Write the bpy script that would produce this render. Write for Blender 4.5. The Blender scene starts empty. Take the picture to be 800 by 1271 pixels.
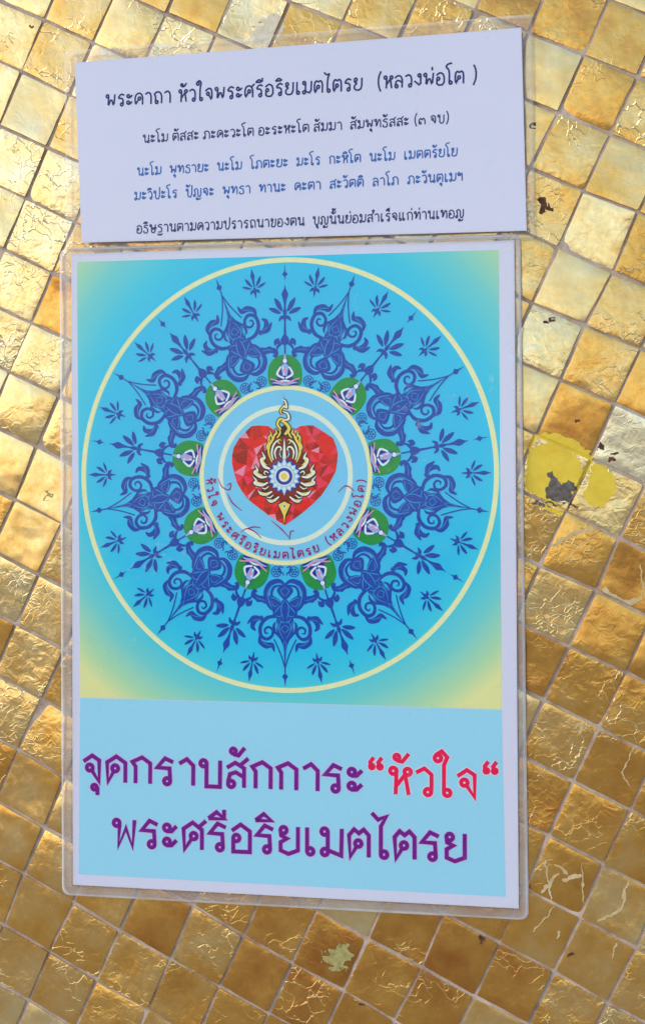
import bpy, math, random
import numpy as np
from mathutils import Vector, geometry
from mathutils import noise as mnoise

random.seed(11)
scene = bpy.context.scene
COL = scene.collection
RAD = math.radians

# ------------------------------------------------------------------ camera
F_PX, PW, PH = 2400.0, 800.0, 1271.0      # focal length in photo pixels, photo size
YAW = RAD(13.7)                           # the camera looks at the wall from a little to the right
DIST = 0.90
cam_data = bpy.data.cameras.new('camera')
cam = bpy.data.objects.new('camera', cam_data)
COL.objects.link(cam)
scene.camera = cam
cam_data.sensor_fit = 'VERTICAL'
cam_data.sensor_height = 24.0
cam_data.lens = 24.0 * F_PX / PH
cam_data.clip_start = 0.02
cam_data.clip_end = 2000.0
cam.location = (DIST * math.sin(YAW), -DIST * math.cos(YAW), 0.0)
cam.rotation_euler = (RAD(90), 0, YAW)

# ------------------------------------------------------------------ daylight
SUN_EL, SUN_AZ = RAD(36), RAD(-52)        # azimuth from the wall's outward normal, negative = left
world = bpy.data.worlds.new("World")
scene.world = world
world.use_nodes = True
wn = world.node_tree
bg = wn.nodes['Background']
sky = wn.nodes.new('ShaderNodeTexSky')
sky.sky_type = 'NISHITA'
sky.sun_disc = False
sky.sun_elevation = SUN_EL
sun_dir = Vector((math.sin(SUN_AZ) * math.cos(SUN_EL), -math.cos(SUN_AZ) * math.cos(SUN_EL), math.sin(SUN_EL)))
sky.sun_rotation = math.atan2(sun_dir.x, sun_dir.y)
sky.air_density = 1.0
sky.dust_density = 1.0
wn.links.new(sky.outputs[0], bg.inputs[0])
bg.inputs[1].default_value = 0.15
sd = bpy.data.lights.new('sun', 'SUN')
sd.energy = 0.42
sd.angle = RAD(12)
sd.color = (1.0, 0.97, 0.93)
sun = bpy.data.objects.new('sun', sd)
COL.objects.link(sun)
sun.rotation_euler = (-sun_dir).to_track_quat('-Z', 'Y').to_euler()
sun.location = sun_dir * 5

scene.view_settings.view_transform = 'Standard'
scene.view_settings.look = 'None'
scene.view_settings.exposure = 0.55
scene.view_settings.gamma = 1.0
scene.view_settings.use_curve_mapping = False

# ------------------------------------------------------------------ helpers
def px(x, y):
    """a point measured in the photograph -> (X, Z) on the wall plane"""
    u, v = (x - PW / 2) / F_PX, (y - PH / 2) / F_PX
    t = DIST * math.cos(YAW) / (u * math.sin(YAW) + math.cos(YAW))
    return (t * (u * math.cos(YAW) - math.sin(YAW)) + DIST * math.sin(YAW), -v * t)

def lin(c):
    c /= 255.0
    return c / 12.92 if c <= 0.04045 else ((c + 0.055) / 1.055) ** 2.4

PAPER_REF = (201, 204, 231)
PAPER_BASE = (0.76, 0.76, 0.89)
def ink(r, g, b):
    """base colour of a printed ink from how it looks beside the white paper, less the sheen of the film over both"""
    return tuple(min(0.92, max(0.004, (lin(v) - 0.03) / (lin(p) - 0.03) * w)) for v, p, w in zip((r, g, b), PAPER_REF, PAPER_BASE))

def new_mat(name):
    m = bpy.data.materials.new(name)
    m.use_nodes = True
    nt = m.node_tree
    return m, nt, nt.nodes['Principled BSDF']

def node(nt, kind, **kw):
    n = nt.nodes.new('ShaderNode' + kind)
    for k, v in kw.items():
        if k in n.inputs.keys():
            n.inputs[k].default_value = v
        else:
            setattr(n, k, v)
    return n

def ink_mat(name, rgb, vary=0.08, raw=False):
    """printed ink: the colour with a faint unevenness of the print"""
    m, nt, b = new_mat(name)
    c = rgb if raw else ink(*rgb)
    tc = node(nt, 'TexCoord')
    nz = node(nt, 'TexNoise', Scale=420.0, Detail=3.0, Roughness=0.6)
    nt.links.new(tc.outputs['Object'], nz.inputs['Vector'])
    mx = node(nt, 'Mix', data_type='RGBA')
    mx.inputs[6].default_value = (*[v * (1 - vary) for v in c], 1)
    mx.inputs[7].default_value = (*[min(1, v * (1 + vary)) for v in c], 1)
    nt.links.new(nz.outputs[0], mx.inputs[0])
    nt.links.new(mx.outputs[2], b.inputs['Base Color'])
    b.inputs['Roughness'].default_value = 0.6
    b.inputs['Specular IOR Level'].default_value = 0.1
    return m

def catmull(pts, n=6, closed=False):
    P = [Vector(p) for p in pts]
    if len(P) < 3 and not closed:
        return [tuple(p) for p in P]
    out = []
    N = len(P)
    segs = N if closed else N - 1
    for i in range(segs):
        if closed:
            a, b, c, d = P[(i - 1) % N], P[i], P[(i + 1) % N], P[(i + 2) % N]
        else:
            a, b, c, d = P[max(i - 1, 0)], P[i], P[i + 1], P[min(i + 2, N - 1)]
        for k in range(n):
            t = k / n
            out.append(tuple(0.5 * ((2 * b) + (c - a) * t + (2 * a - 5 * b + 4 * c - d) * t * t + (3 * b - a - 3 * c + d) * t ** 3)))
    if not closed:
        out.append(tuple(P[-1]))
    return out

class Sheet:
    """a flat thing fixed on the wall: turns wall-plane points into vertices that follow its gentle warp"""
    def __init__(self, root, base, warp):
        self.root, self.base, self.warp = root, base, warp
        self.loc = root.location
        self.clear()
    def clear(self):
        self.v, self.f, self.mi, self.k = [], [], [], 0
    def _add(self, pts, layer):
        s = len(self.v)
        for (X, Z) in pts:
            y = -(self.base + self.warp(X, Z) + layer)
            self.v.append((X - self.loc.x, y - self.loc.y, Z - self.loc.z))
        return s
    def eps(self):
        self.k += 1
        return (self.k % 8) * 6e-6
    def poly(self, pts, layer, mi=0):
        a = sum(pts[i][0] * pts[(i + 1) % len(pts)][1] - pts[(i + 1) % len(pts)][0] * pts[i][1] for i in range(len(pts)))
        if a < 0:
            pts = pts[::-1]
        s = self._add(pts, layer + self.eps())
        self.f.append(tuple(range(s, s + len(pts))))
        self.mi.append(mi)
    def grid(self, corners, nx, ny, layer, mi=0):
        """quad from four corners TL, TR, BR, BL"""
        tl, tr, br, bl = [Vector(c) for c in corners]
        pts = []
        for j in range(ny + 1):
            for i in range(nx + 1):
                a = tl.lerp(tr, i / nx)
                b = bl.lerp(br, i / nx)
                pts.append(tuple(a.lerp(b, j / ny)))
        s = self._add(pts, layer)
        for j in range(ny):
            for i in range(nx):
                p = s + j * (nx + 1) + i
                self.f.append((p, p + nx + 1, p + nx + 2, p + 1))
                self.mi.append(mi)
        return s
    def brush(self, pts, widths, layer, smooth=True, n=6, closed=False, mi=0):
        """a stroke whose width runs through the list of half-widths (or one number)"""
        p = catmull(pts, n, closed) if smooth else [tuple(q) for q in pts]
        N = len(p)
        if not hasattr(widths, '__len__'):
            widths = [widths] * 2
        if not isinstance(widths, list):
            widths = list(widths)
        L, R = [], []
        P = [Vector(q) for q in p]
        for i in range(N):
            if closed:
                d1, d2 = (P[i] - P[i - 1]), (P[(i + 1) % N] - P[i])
            else:
                d1 = P[i] - P[i - 1] if i > 0 else P[1] - P[0]
                d2 = P[i + 1] - P[i] if i < N - 1 else P[-1] - P[-2]
            d1 = d1.normalized() if d1.length else d2.normalized()
            d2 = d2.normalized() if d2.length else d1
            n1, n2 = Vector((-d1.y, d1.x)), Vector((-d2.y, d2.x))
            m = n1 + n2
            m = m.normalized() if m.length > 1e-6 else n1
            c = max(0.5, m.dot(n1))
            t = i / max(1, N - 1) * (len(widths) - 1)
            k = min(int(t), len(widths) - 2)
            w = widths[k] + (widths[k + 1] - widths[k]) * (t - k)
            L.append(tuple(P[i] + m * (w / c)))
            R.append(tuple(P[i] - m * (w / c)))
        s = self._add(L + R, layer + self.eps())
        for i in range(N if closed else N - 1):
            j = (i + 1) % N
            self.f.append((s + i, s + N + i, s + N + j, s + j))
            self.mi.append(mi)
    def ring(self, f, r, w, layer, n=160, mi=0):
        """ring round the origin of the mapping f"""
        pts = [f(r * math.cos(2 * math.pi * i / n), r * math.sin(2 * math.pi * i / n)) for i in range(n)]
        self.brush(pts, w, layer, smooth=False, closed=True, mi=mi)
    def disc(self, f, cx, cy, r, layer, n=40, mi=0):
        self.poly([f(cx + r * math.cos(2 * math.pi * i / n), cy + r * math.sin(2 * math.pi * i / n)) for i in range(n)], layer, mi)
    def field(self, f, r, layer, n=72, rings=12, mi=0):
        """a round field in concentric rings, fine enough to follow the warp"""
        s = self._add([f(0, 0)] + [f(r * k / rings * math.cos(2 * math.pi * i / n), r * k / rings * math.sin(2 * math.pi * i / n)) for k in range(1, rings + 1) for i in range(n)], layer)
        for i in range(n):
            self.f.append((s, s + 1 + i, s + 1 + (i + 1) % n)); self.mi.append(mi)
            for k in range(rings - 1):
                p, q = s + 1 + k * n, s + 1 + (k + 1) * n
                self.f.append((p + i, q + i, q + (i + 1) % n, p + (i + 1) % n)); self.mi.append(mi)
    def build(self, name, mats, parent, attr=None):
        me = bpy.data.meshes.new(name)
        me.from_pydata(self.v, [], self.f)
        if not isinstance(mats, (list, tuple)):
            mats = [mats]
        for m in mats:
            me.materials.append(m)
        if len(mats) > 1:
            me.polygons.foreach_set('material_index', self.mi)
        if attr:
            a = me.attributes.new(attr[0], 'FLOAT', 'POINT')
            a.data.foreach_set('value', attr[1])
        me.update()
        o = bpy.data.objects.new(name, me)
        COL.objects.link(o)
        o.parent = parent
        if parent is not self.root:      # a sub-part: same place, one level deeper
            o.location = (0, 0, 0)
        self.clear()
        return o

def tag(o, label, cat):
    o['label'] = label
    o['category'] = cat

def empty(name, loc):
    o = bpy.data.objects.new(name, None)
    o.empty_display_size = 0.03
    COL.objects.link(o)
    o.location = loc
    return o

# ------------------------------------------------------------------ unseen ground added in front of the wall for the gold to reflect
m, nt, b = new_mat('added_ground')
tc = node(nt, 'TexCoord')
nz = node(nt, 'TexNoise', Scale=3.0, Detail=8.0)
nt.links.new(tc.outputs['Object'], nz.inputs['Vector'])
cr = node(nt, 'ValToRGB')
cr.color_ramp.elements[0].color = (0.44, 0.35, 0.24, 1)
cr.color_ramp.elements[1].color = (0.60, 0.49, 0.35, 1)
nt.links.new(nz.outputs[0], cr.inputs[0])
nt.links.new(cr.outputs[0], b.inputs['Base Color'])
b.inputs['Roughness'].default_value = 0.9
me = bpy.data.meshes.new('ground')
G = 300.0
me.from_pydata([(-G, -G, 0), (G, -G, 0), (G, G, 0), (-G, G, 0)], [], [(0, 1, 2, 3)])
me.materials.append(m)
ground = bpy.data.objects.new('ground', me)
COL.objects.link(ground)
ground.location = (0, 0, -1.25)
ground['kind'] = 'structure'

# ------------------------------------------------------------------ the wall of gold mosaic
# corner points of the hand-set tiles: column, row, and where that corner sits in the photograph
CORNERS = [(-1,-4,54.5,25),(-1,-3,27.3,88.3),(0,-3,85.7,118.2),(0,-2,59.2,183),(-1,-2,0,156),(0,-1,32.5,246),(1,-1,93.5,276.6),(0,0,4.5,309),(1,0,65.4,338.4),(1,1,39,400.6),(1,2,11.7,462),(2,2,73.4,490.7),(2,3,45.4,554),(2,4,19,620.4),(3,4,77.8,650.6),(3,5,48,712.8),(3,6,20.2,775),(4,6,80.4,807.5),(4,7,51.9,867.2),(4,8,22,930),(5,8,80.2,965.6),(5,9,54.9,1027),(5,10,29.2,1083.8),(5,11,5.8,1148),(6,10,91.6,1121),(6,11,61.4,1181),(6,12,36,1241.6),(7,10,148,1155),(8,9,240,1123),(8,10,211.2,1191),(9,10,272,1225),(7,11,120,1217),(8,11,184,1253),(9,9,302,1162),(10,8,392.8,1130),(10,9,362,1195),(10,10,332.8,1257),(11,8,456,1165),(11,9,426,1229),(12,8,524,1201),(12,9,488,1267),(12,7,550,1133),(13,7,620,1170),(13,8,588,1237),(14,6,720,1139),(14,7,687,1205.5),(15,7,752,1245),(15,6,789,1176.5),(14,5,747,1073),(8,-7,724,68),(9,-7,790,95),(8,-6,692.3,140),(9,-6,757.2,166),(8,-5,657.3,209),(9,-5,722,237.5),(10,-5,791,262),(9,-4,691.5,307.6),(10,-4,759.8,337.6),(9,-3,659.8,376.6),(10,-3,724.7,403.8),(11,-3,793.5,432.4),(10,-2,694.9,471.3),(11,-2,762.4,501),(10,-1,665,540),(11,-1,732.5,570),(11,0,702.7,633.7),(12,0,767.5,668.8),(11,1,669,702.5),(12,1,739,732.4),(12,2,705.3,802.4),(13,2,776.6,833.6),(12,3,674,868.6),(13,3,742,903.5),(13,4,710.2,970),(14,4,781.7,1005),(13,5,679.6,1037),(0,-4,116,52.5),(1,-5,206,17.5),(2,-5,267.5,42.5),(6,-7,590,12.5)]
A = np.array([[i, j, 1.0] for i, j, x, y in CORNERS])
B = np.array([px(x, y) for i, j, x, y in CORNERS])
AFF, *_ = np.linalg.lstsq(A, B, rcond=None)
RES = B - A @ AFF
IJ = A[:, :2]
def lattice(i, j):
    base = np.array([i, j, 1.0]) @ AFF
    d2 = ((IJ - (i, j)) ** 2).sum(1)
    w = np.exp(-d2 / 0.35) + 1e-9
    near = np.exp(-d2.min() / 6.0)
    return base + near * (w[:, None] * RES).sum(0) / w.sum()

WB = 1.25
wall = empty('mosaic_wall', (0, 0, -WB))
tag(wall, 'wall of worn square gold leaf mosaic tiles with grey brown grout', 'wall')

# leaf tone of tiles, left ones paler partly as painted sky reflection (0 pale leaf ... 1 deep orange leaf), at a point inside each
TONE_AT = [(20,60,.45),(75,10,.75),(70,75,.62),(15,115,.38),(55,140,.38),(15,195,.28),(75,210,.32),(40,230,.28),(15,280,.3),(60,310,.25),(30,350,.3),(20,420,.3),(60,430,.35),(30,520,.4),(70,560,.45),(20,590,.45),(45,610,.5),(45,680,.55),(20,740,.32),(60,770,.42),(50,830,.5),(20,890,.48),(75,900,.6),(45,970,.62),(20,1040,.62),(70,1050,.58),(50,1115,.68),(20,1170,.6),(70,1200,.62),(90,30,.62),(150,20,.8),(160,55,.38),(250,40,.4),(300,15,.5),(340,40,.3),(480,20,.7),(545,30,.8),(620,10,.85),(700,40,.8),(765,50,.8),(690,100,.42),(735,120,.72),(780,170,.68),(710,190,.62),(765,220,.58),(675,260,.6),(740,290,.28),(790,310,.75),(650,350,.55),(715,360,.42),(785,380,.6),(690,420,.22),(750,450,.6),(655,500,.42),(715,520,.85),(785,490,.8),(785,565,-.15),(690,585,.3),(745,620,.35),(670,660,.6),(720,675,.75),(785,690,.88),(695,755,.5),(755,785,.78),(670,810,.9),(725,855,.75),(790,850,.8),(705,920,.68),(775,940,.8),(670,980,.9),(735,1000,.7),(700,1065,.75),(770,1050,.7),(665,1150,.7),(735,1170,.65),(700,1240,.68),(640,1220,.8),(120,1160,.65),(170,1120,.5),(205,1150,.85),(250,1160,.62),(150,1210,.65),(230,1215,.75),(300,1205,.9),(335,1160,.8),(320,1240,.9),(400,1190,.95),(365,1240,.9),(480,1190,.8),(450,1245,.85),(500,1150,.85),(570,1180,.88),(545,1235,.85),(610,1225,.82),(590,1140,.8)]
TONE, INV = {}, np.linalg.inv(AFF[:2])
def cell(X, Z):
    i, j = (np.array([X, Z]) - AFF[2]) @ INV
    return i, j
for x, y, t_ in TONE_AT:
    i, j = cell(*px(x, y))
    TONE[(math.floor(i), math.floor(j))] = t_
TILE = {}
verts, faces, tone, seed, wear = [], [], [], [], []
ICELL = range(-13, 29)
JCELL = range(-18, 20)
pt = {(i, j): lattice(i, j) for i in range(-13, 30) for j in range(-18, 21)}
rng = random.Random(5)
N = 8
STEP = [0, .03, .16, .33, .5, .67, .84, .97, 1]
for i in ICELL:
    for j in JCELL:
        c = [Vector(pt[k]) for k in ((i, j), (i + 1, j), (i + 1, j + 1), (i, j + 1))]
        ctr = sum(c, Vector((0, 0))) / 4
        if abs(ctr.x) > 0.42 or abs(ctr.y) > 0.44:
            continue
        size = (c[1] - c[0]).length
        inset = [1 - rng.uniform(0.036, 0.056) for _ in range(4)]
        c = [ctr + (q - ctr) * s + Vector((rng.gauss(0, 0.0002), rng.gauss(0, 0.0002))) for q, s in zip(c, inset)]
        tx, ty = (max(-0.034, min(0.034, rng.gauss(0, 0.026))) for _ in range(2))      # each tile sits at its own slight tilt
        h0 = rng.uniform(-0.0001, 0.00012)
        bow = rng.gauss(0.0, 0.00022)
        sd_ = rng.random()
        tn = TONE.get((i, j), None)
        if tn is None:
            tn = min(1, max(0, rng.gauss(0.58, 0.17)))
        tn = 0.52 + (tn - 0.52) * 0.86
        wr = rng.random()
        TILE[(i, j)] = (ctr, c, h0, tx, ty, bow)
        s = len(verts)
        for b_ in range(N + 1):
            for a_ in range(N + 1):
                u, v = STEP[a_], STEP[b_]
                p = c[0].lerp(c[1], u).lerp(c[3].lerp(c[2], u), v)
                eu, ev = min(u, 1 - u), min(v, 1 - v)
                e = min(eu, ev)
                if e < 1e-6:                                   # nibbled edges
                    d = (ctr - p).normalized()
                    p = p + d * size * max(0, 0.012 * mnoise.noise((p.x * 260, p.y * 260, sd_ * 50)) + 0.004)
                    if max(eu, ev) < 1e-6:
                        p = p + d * size * rng.uniform(0.0, 0.022)
                q = p - ctr
                y = -(h0 + tx * q.x + ty * q.y + bow * (1 - 4 * ((u - .5) ** 2 + (v - .5) ** 2)))
                if e < 1e-6:
                    y += 0.00007
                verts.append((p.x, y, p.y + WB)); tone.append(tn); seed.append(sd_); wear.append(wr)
        for b_ in range(N):
            for a_ in range(N):
                k = s + b_ * (N + 1) + a_
                faces.append((k, k + N + 1, k + N + 2, k + 1))
        rim = [s + a_ for a_ in range(N + 1)] + [s + b_ * (N + 1) + N for b_ in range(1, N + 1)] + \
              [s + N * (N + 1) + a_ for a_ in range(N - 1, -1, -1)] + [s + b_ * (N + 1) for b_ in range(N - 1, 0, -1)]
        t, n = len(verts), len(rim)
        for depth in (0.0, 0.003):
            for r in rim:
                x, y, z = verts[r]
                verts.append((x, max(y, depth), z) if depth else (x, y, z)); tone.append(tn); seed.append(sd_); wear.append(wr)
        for k in range(n):
            faces.append((t + k, t + (k + 1) % n, t + n + (k + 1) % n, t + n + k))
me = bpy.data.meshes.new('mosaic_tiles')
me.from_pydata(verts, [], faces)
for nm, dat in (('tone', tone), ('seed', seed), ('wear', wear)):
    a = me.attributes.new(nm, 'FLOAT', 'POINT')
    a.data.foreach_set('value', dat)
me.polygons.foreach_set('use_smooth', [max(f) - min(f) == N + 2 for f in faces])
me.update()
tiles = bpy.data.objects.new('mosaic_tiles', me)
COL.objects.link(tiles)
tiles.parent = wall

m, nt, b = new_mat('gold_leaf_tile')
L = nt.links.new
tc = node(nt, 'TexCoord')
a_t, a_s, a_w = (node(nt, 'Attribute', attribute_name=n_) for n_ in ('tone', 'seed', 'wear'))
sh = node(nt, 'CombineXYZ')
ms = node(nt, 'Math', operation='MULTIPLY'); ms.inputs[1].default_value = 37.0
L(a_s.outputs['Fac'], ms.inputs[0]); L(ms.outputs[0], sh.inputs['Y'])
co = node(nt, 'VectorMath', operation='ADD')
L(tc.outputs['Object'], co.inputs[0]); L(sh.outputs[0], co.inputs[1])
def noise_(scale, detail, rough, kind='FBM', dist=0.0):
    n = node(nt, 'TexNoise', Scale=scale, Detail=detail, Roughness=rough, Distortion=dist)
    n.noise_type = kind
    L(co.outputs[0], n.inputs['Vector'])
    return n
def ramp(src, p0, p1, c0=0.0, c1=1.0):
    r = node(nt, 'MapRange')
    r.inputs['From Min'].default_value, r.inputs['From Max'].default_value = p0, p1
    r.inputs['To Min'].default_value, r.inputs['To Max'].default_value = c0, c1
    L(src, r.inputs['Value'])
    return r.outputs[0]
def math_(op, a, b_):
    n = node(nt, 'Math', operation=op)
    for k, v in enumerate((a, b_)):
        if isinstance(v, (int, float)): n.inputs[k].default_value = v
        else: L(v, n.inputs[k])
    return n.outputs[0]
cloud = noise_(55, 4, 0.6)
fine = noise_(420, 4, 0.65)
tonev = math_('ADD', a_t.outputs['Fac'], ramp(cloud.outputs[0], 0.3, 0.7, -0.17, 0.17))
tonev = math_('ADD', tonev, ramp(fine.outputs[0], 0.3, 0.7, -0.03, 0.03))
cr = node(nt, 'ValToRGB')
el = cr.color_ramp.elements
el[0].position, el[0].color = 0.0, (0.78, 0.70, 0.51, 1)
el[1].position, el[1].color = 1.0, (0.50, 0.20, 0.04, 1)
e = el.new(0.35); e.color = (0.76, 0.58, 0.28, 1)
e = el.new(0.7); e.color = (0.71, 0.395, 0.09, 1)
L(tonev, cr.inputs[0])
# creases and folds of the leaf
crease = noise_(95, 3, 0.5, 'RIDGED_MULTIFRACTAL', 0.6)
crk = ramp(crease.outputs[0], 0.55, 1.1)
vor = node(nt, 'TexVoronoi', feature='DISTANCE_TO_EDGE', Scale=125.0)
wob = noise_(60, 3, 0.5)
wv = node(nt, 'VectorMath', operation='SCALE'); wv.inputs['Scale'].default_value = 0.03
L(wob.outputs['Color'], wv.inputs[0])
va = node(nt, 'VectorMath', operation='ADD'); L(co.outputs[0], va.inputs[0]); L(wv.outputs[0], va.inputs[1])
L(va.outputs[0], vor.inputs['Vector'])
line = ramp(vor.outputs['Distance'], 0.0, 0.045, 1.0, 0.0)
lmask = ramp(noise_(38, 2, 0.5).outputs[0], 0.50, 0.62)
line = math_('MULTIPLY', line, lmask)
line = math_('MULTIPLY', line, ramp(a_w.outputs['Fac'], 0.25, 0.9))
# worn leaf: pale scuffs and a few brown spots
spots = ramp(noise_(170, 3, 0.6).outputs[0], 0.67, 0.74)
spots = math_('MULTIPLY', spots, ramp(a_w.outputs['Fac'], 0.4, 0.95, 0.0, 0.6))
mx = node(nt, 'Mix', data_type='RGBA'); mx.inputs[7].default_value = (0.20, 0.10, 0.03, 1)
L(math_('MULTIPLY', spots, 0.6), mx.inputs[0]); L(cr.outputs[0], mx.inputs[6])
mx2 = node(nt, 'Mix', data_type='RGBA'); mx2.inputs[7].default_value = (0.90, 0.76, 0.46, 1)
L(math_('MULTIPLY', line, 0.6), mx2.inputs[0]); L(mx.outputs[2], mx2.inputs[6])
L(mx2.outputs[2], b.inputs['Base Color'])
b.inputs['Metallic'].default_value = 0.9
L(ramp(fine.outputs[0], 0.3, 0.75, 0.13, 0.30), b.inputs['Roughness'])
b.inputs['Coat Weight'].default_value = 0.2
b.inputs['Coat Roughness'].default_value = 0.25
h = math_('ADD', math_('MULTIPLY', crk, 0.5), math_('MULTIPLY', line, 0.9))
h = math_('ADD', h, math_('MULTIPLY', noise_(190, 3, 0.5, 'FBM', 0.8).outputs[0], ramp(a_w.outputs['Fac'], 0.0, 1.0, 0.1, 1.3)))
h = math_('ADD', h, math_('MULTIPLY', noise_(48, 2, 0.5).outputs[0], 3.0))
bp = node(nt, 'Bump', Strength=0.42, Distance=0.0006)
L(h, bp.inputs['Height']); L(bp.outputs[0], b.inputs['Normal'])
L(bp.outputs[0], b.inputs['Coat Normal'])
me.materials.append(m)
gold_mat = m

# grout bed behind the tiles
m, nt, b = new_mat('grout')
L = nt.links.new
tc = node(nt, 'TexCoord')
nz = node(nt, 'TexNoise', Scale=90.0, Detail=8.0, Roughness=0.7)
L(tc.outputs['Object'], nz.inputs['Vector'])
cr = node(nt, 'ValToRGB')
cr.color_ramp.elements[0].position, cr.color_ramp.elements[0].color = 0.32, (0.33, 0.22, 0.15, 1)
cr.color_ramp.elements[1].position, cr.color_ramp.elements[1].color = 0.68, (0.70, 0.57, 0.47, 1)
L(nz.outputs[0], cr.inputs[0]); L(cr.outputs[0], b.inputs['Base Color'])
b.inputs['Roughness'].default_value = 0.9
bp = node(nt, 'Bump', Strength=0.8, Distance=0.0006); L(nz.outputs[0], bp.inputs['Height']); L(bp.outputs[0], b.inputs['Normal'])
gv, gf = [], []
NX, NZ = 170, 176
for k in range(NZ + 1):
    for i in range(NX + 1):
        x, z = -0.44 + 0.88 * i / NX, -0.46 + 0.92 * k / NZ
        gv.append((x, 0.0008 - 0.0004 * mnoise.noise((x * 45, z * 45, 3.1)), z + WB))
for k in range(NZ):
    for i in range(NX):
        p = k * (NX + 1) + i
        gf.append((p, p + 1, p + NX + 2, p + NX + 1))
s = len(gv)      # the slab of masonry behind
x0, x1, z0, z1 = -1.1, 1.1, 0.0, 2.3
gv += [(x0, 0.0035, z0), (x1, 0.0035, z0), (x1, 0.0035, z1), (x0, 0.0035, z1), (x0, 0.16, z0), (x1, 0.16, z0), (x1, 0.16, z1), (x0, 0.16, z1)]
gf += [(s, s + 1, s + 2, s + 3), (s, s + 4, s + 5, s + 1), (s + 1, s + 2, s + 6, s + 5), (s + 2, s + 3, s + 7, s + 6), (s + 3, s, s + 4, s + 7), (s + 7, s + 4, s + 5, s + 6)]
me = bpy.data.meshes.new('grout_bed'); me.from_pydata(gv, [], gf); me.materials.append(m); me.update()
o = bpy.data.objects.new('grout_bed', me); COL.objects.link(o); o.parent = wall

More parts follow.
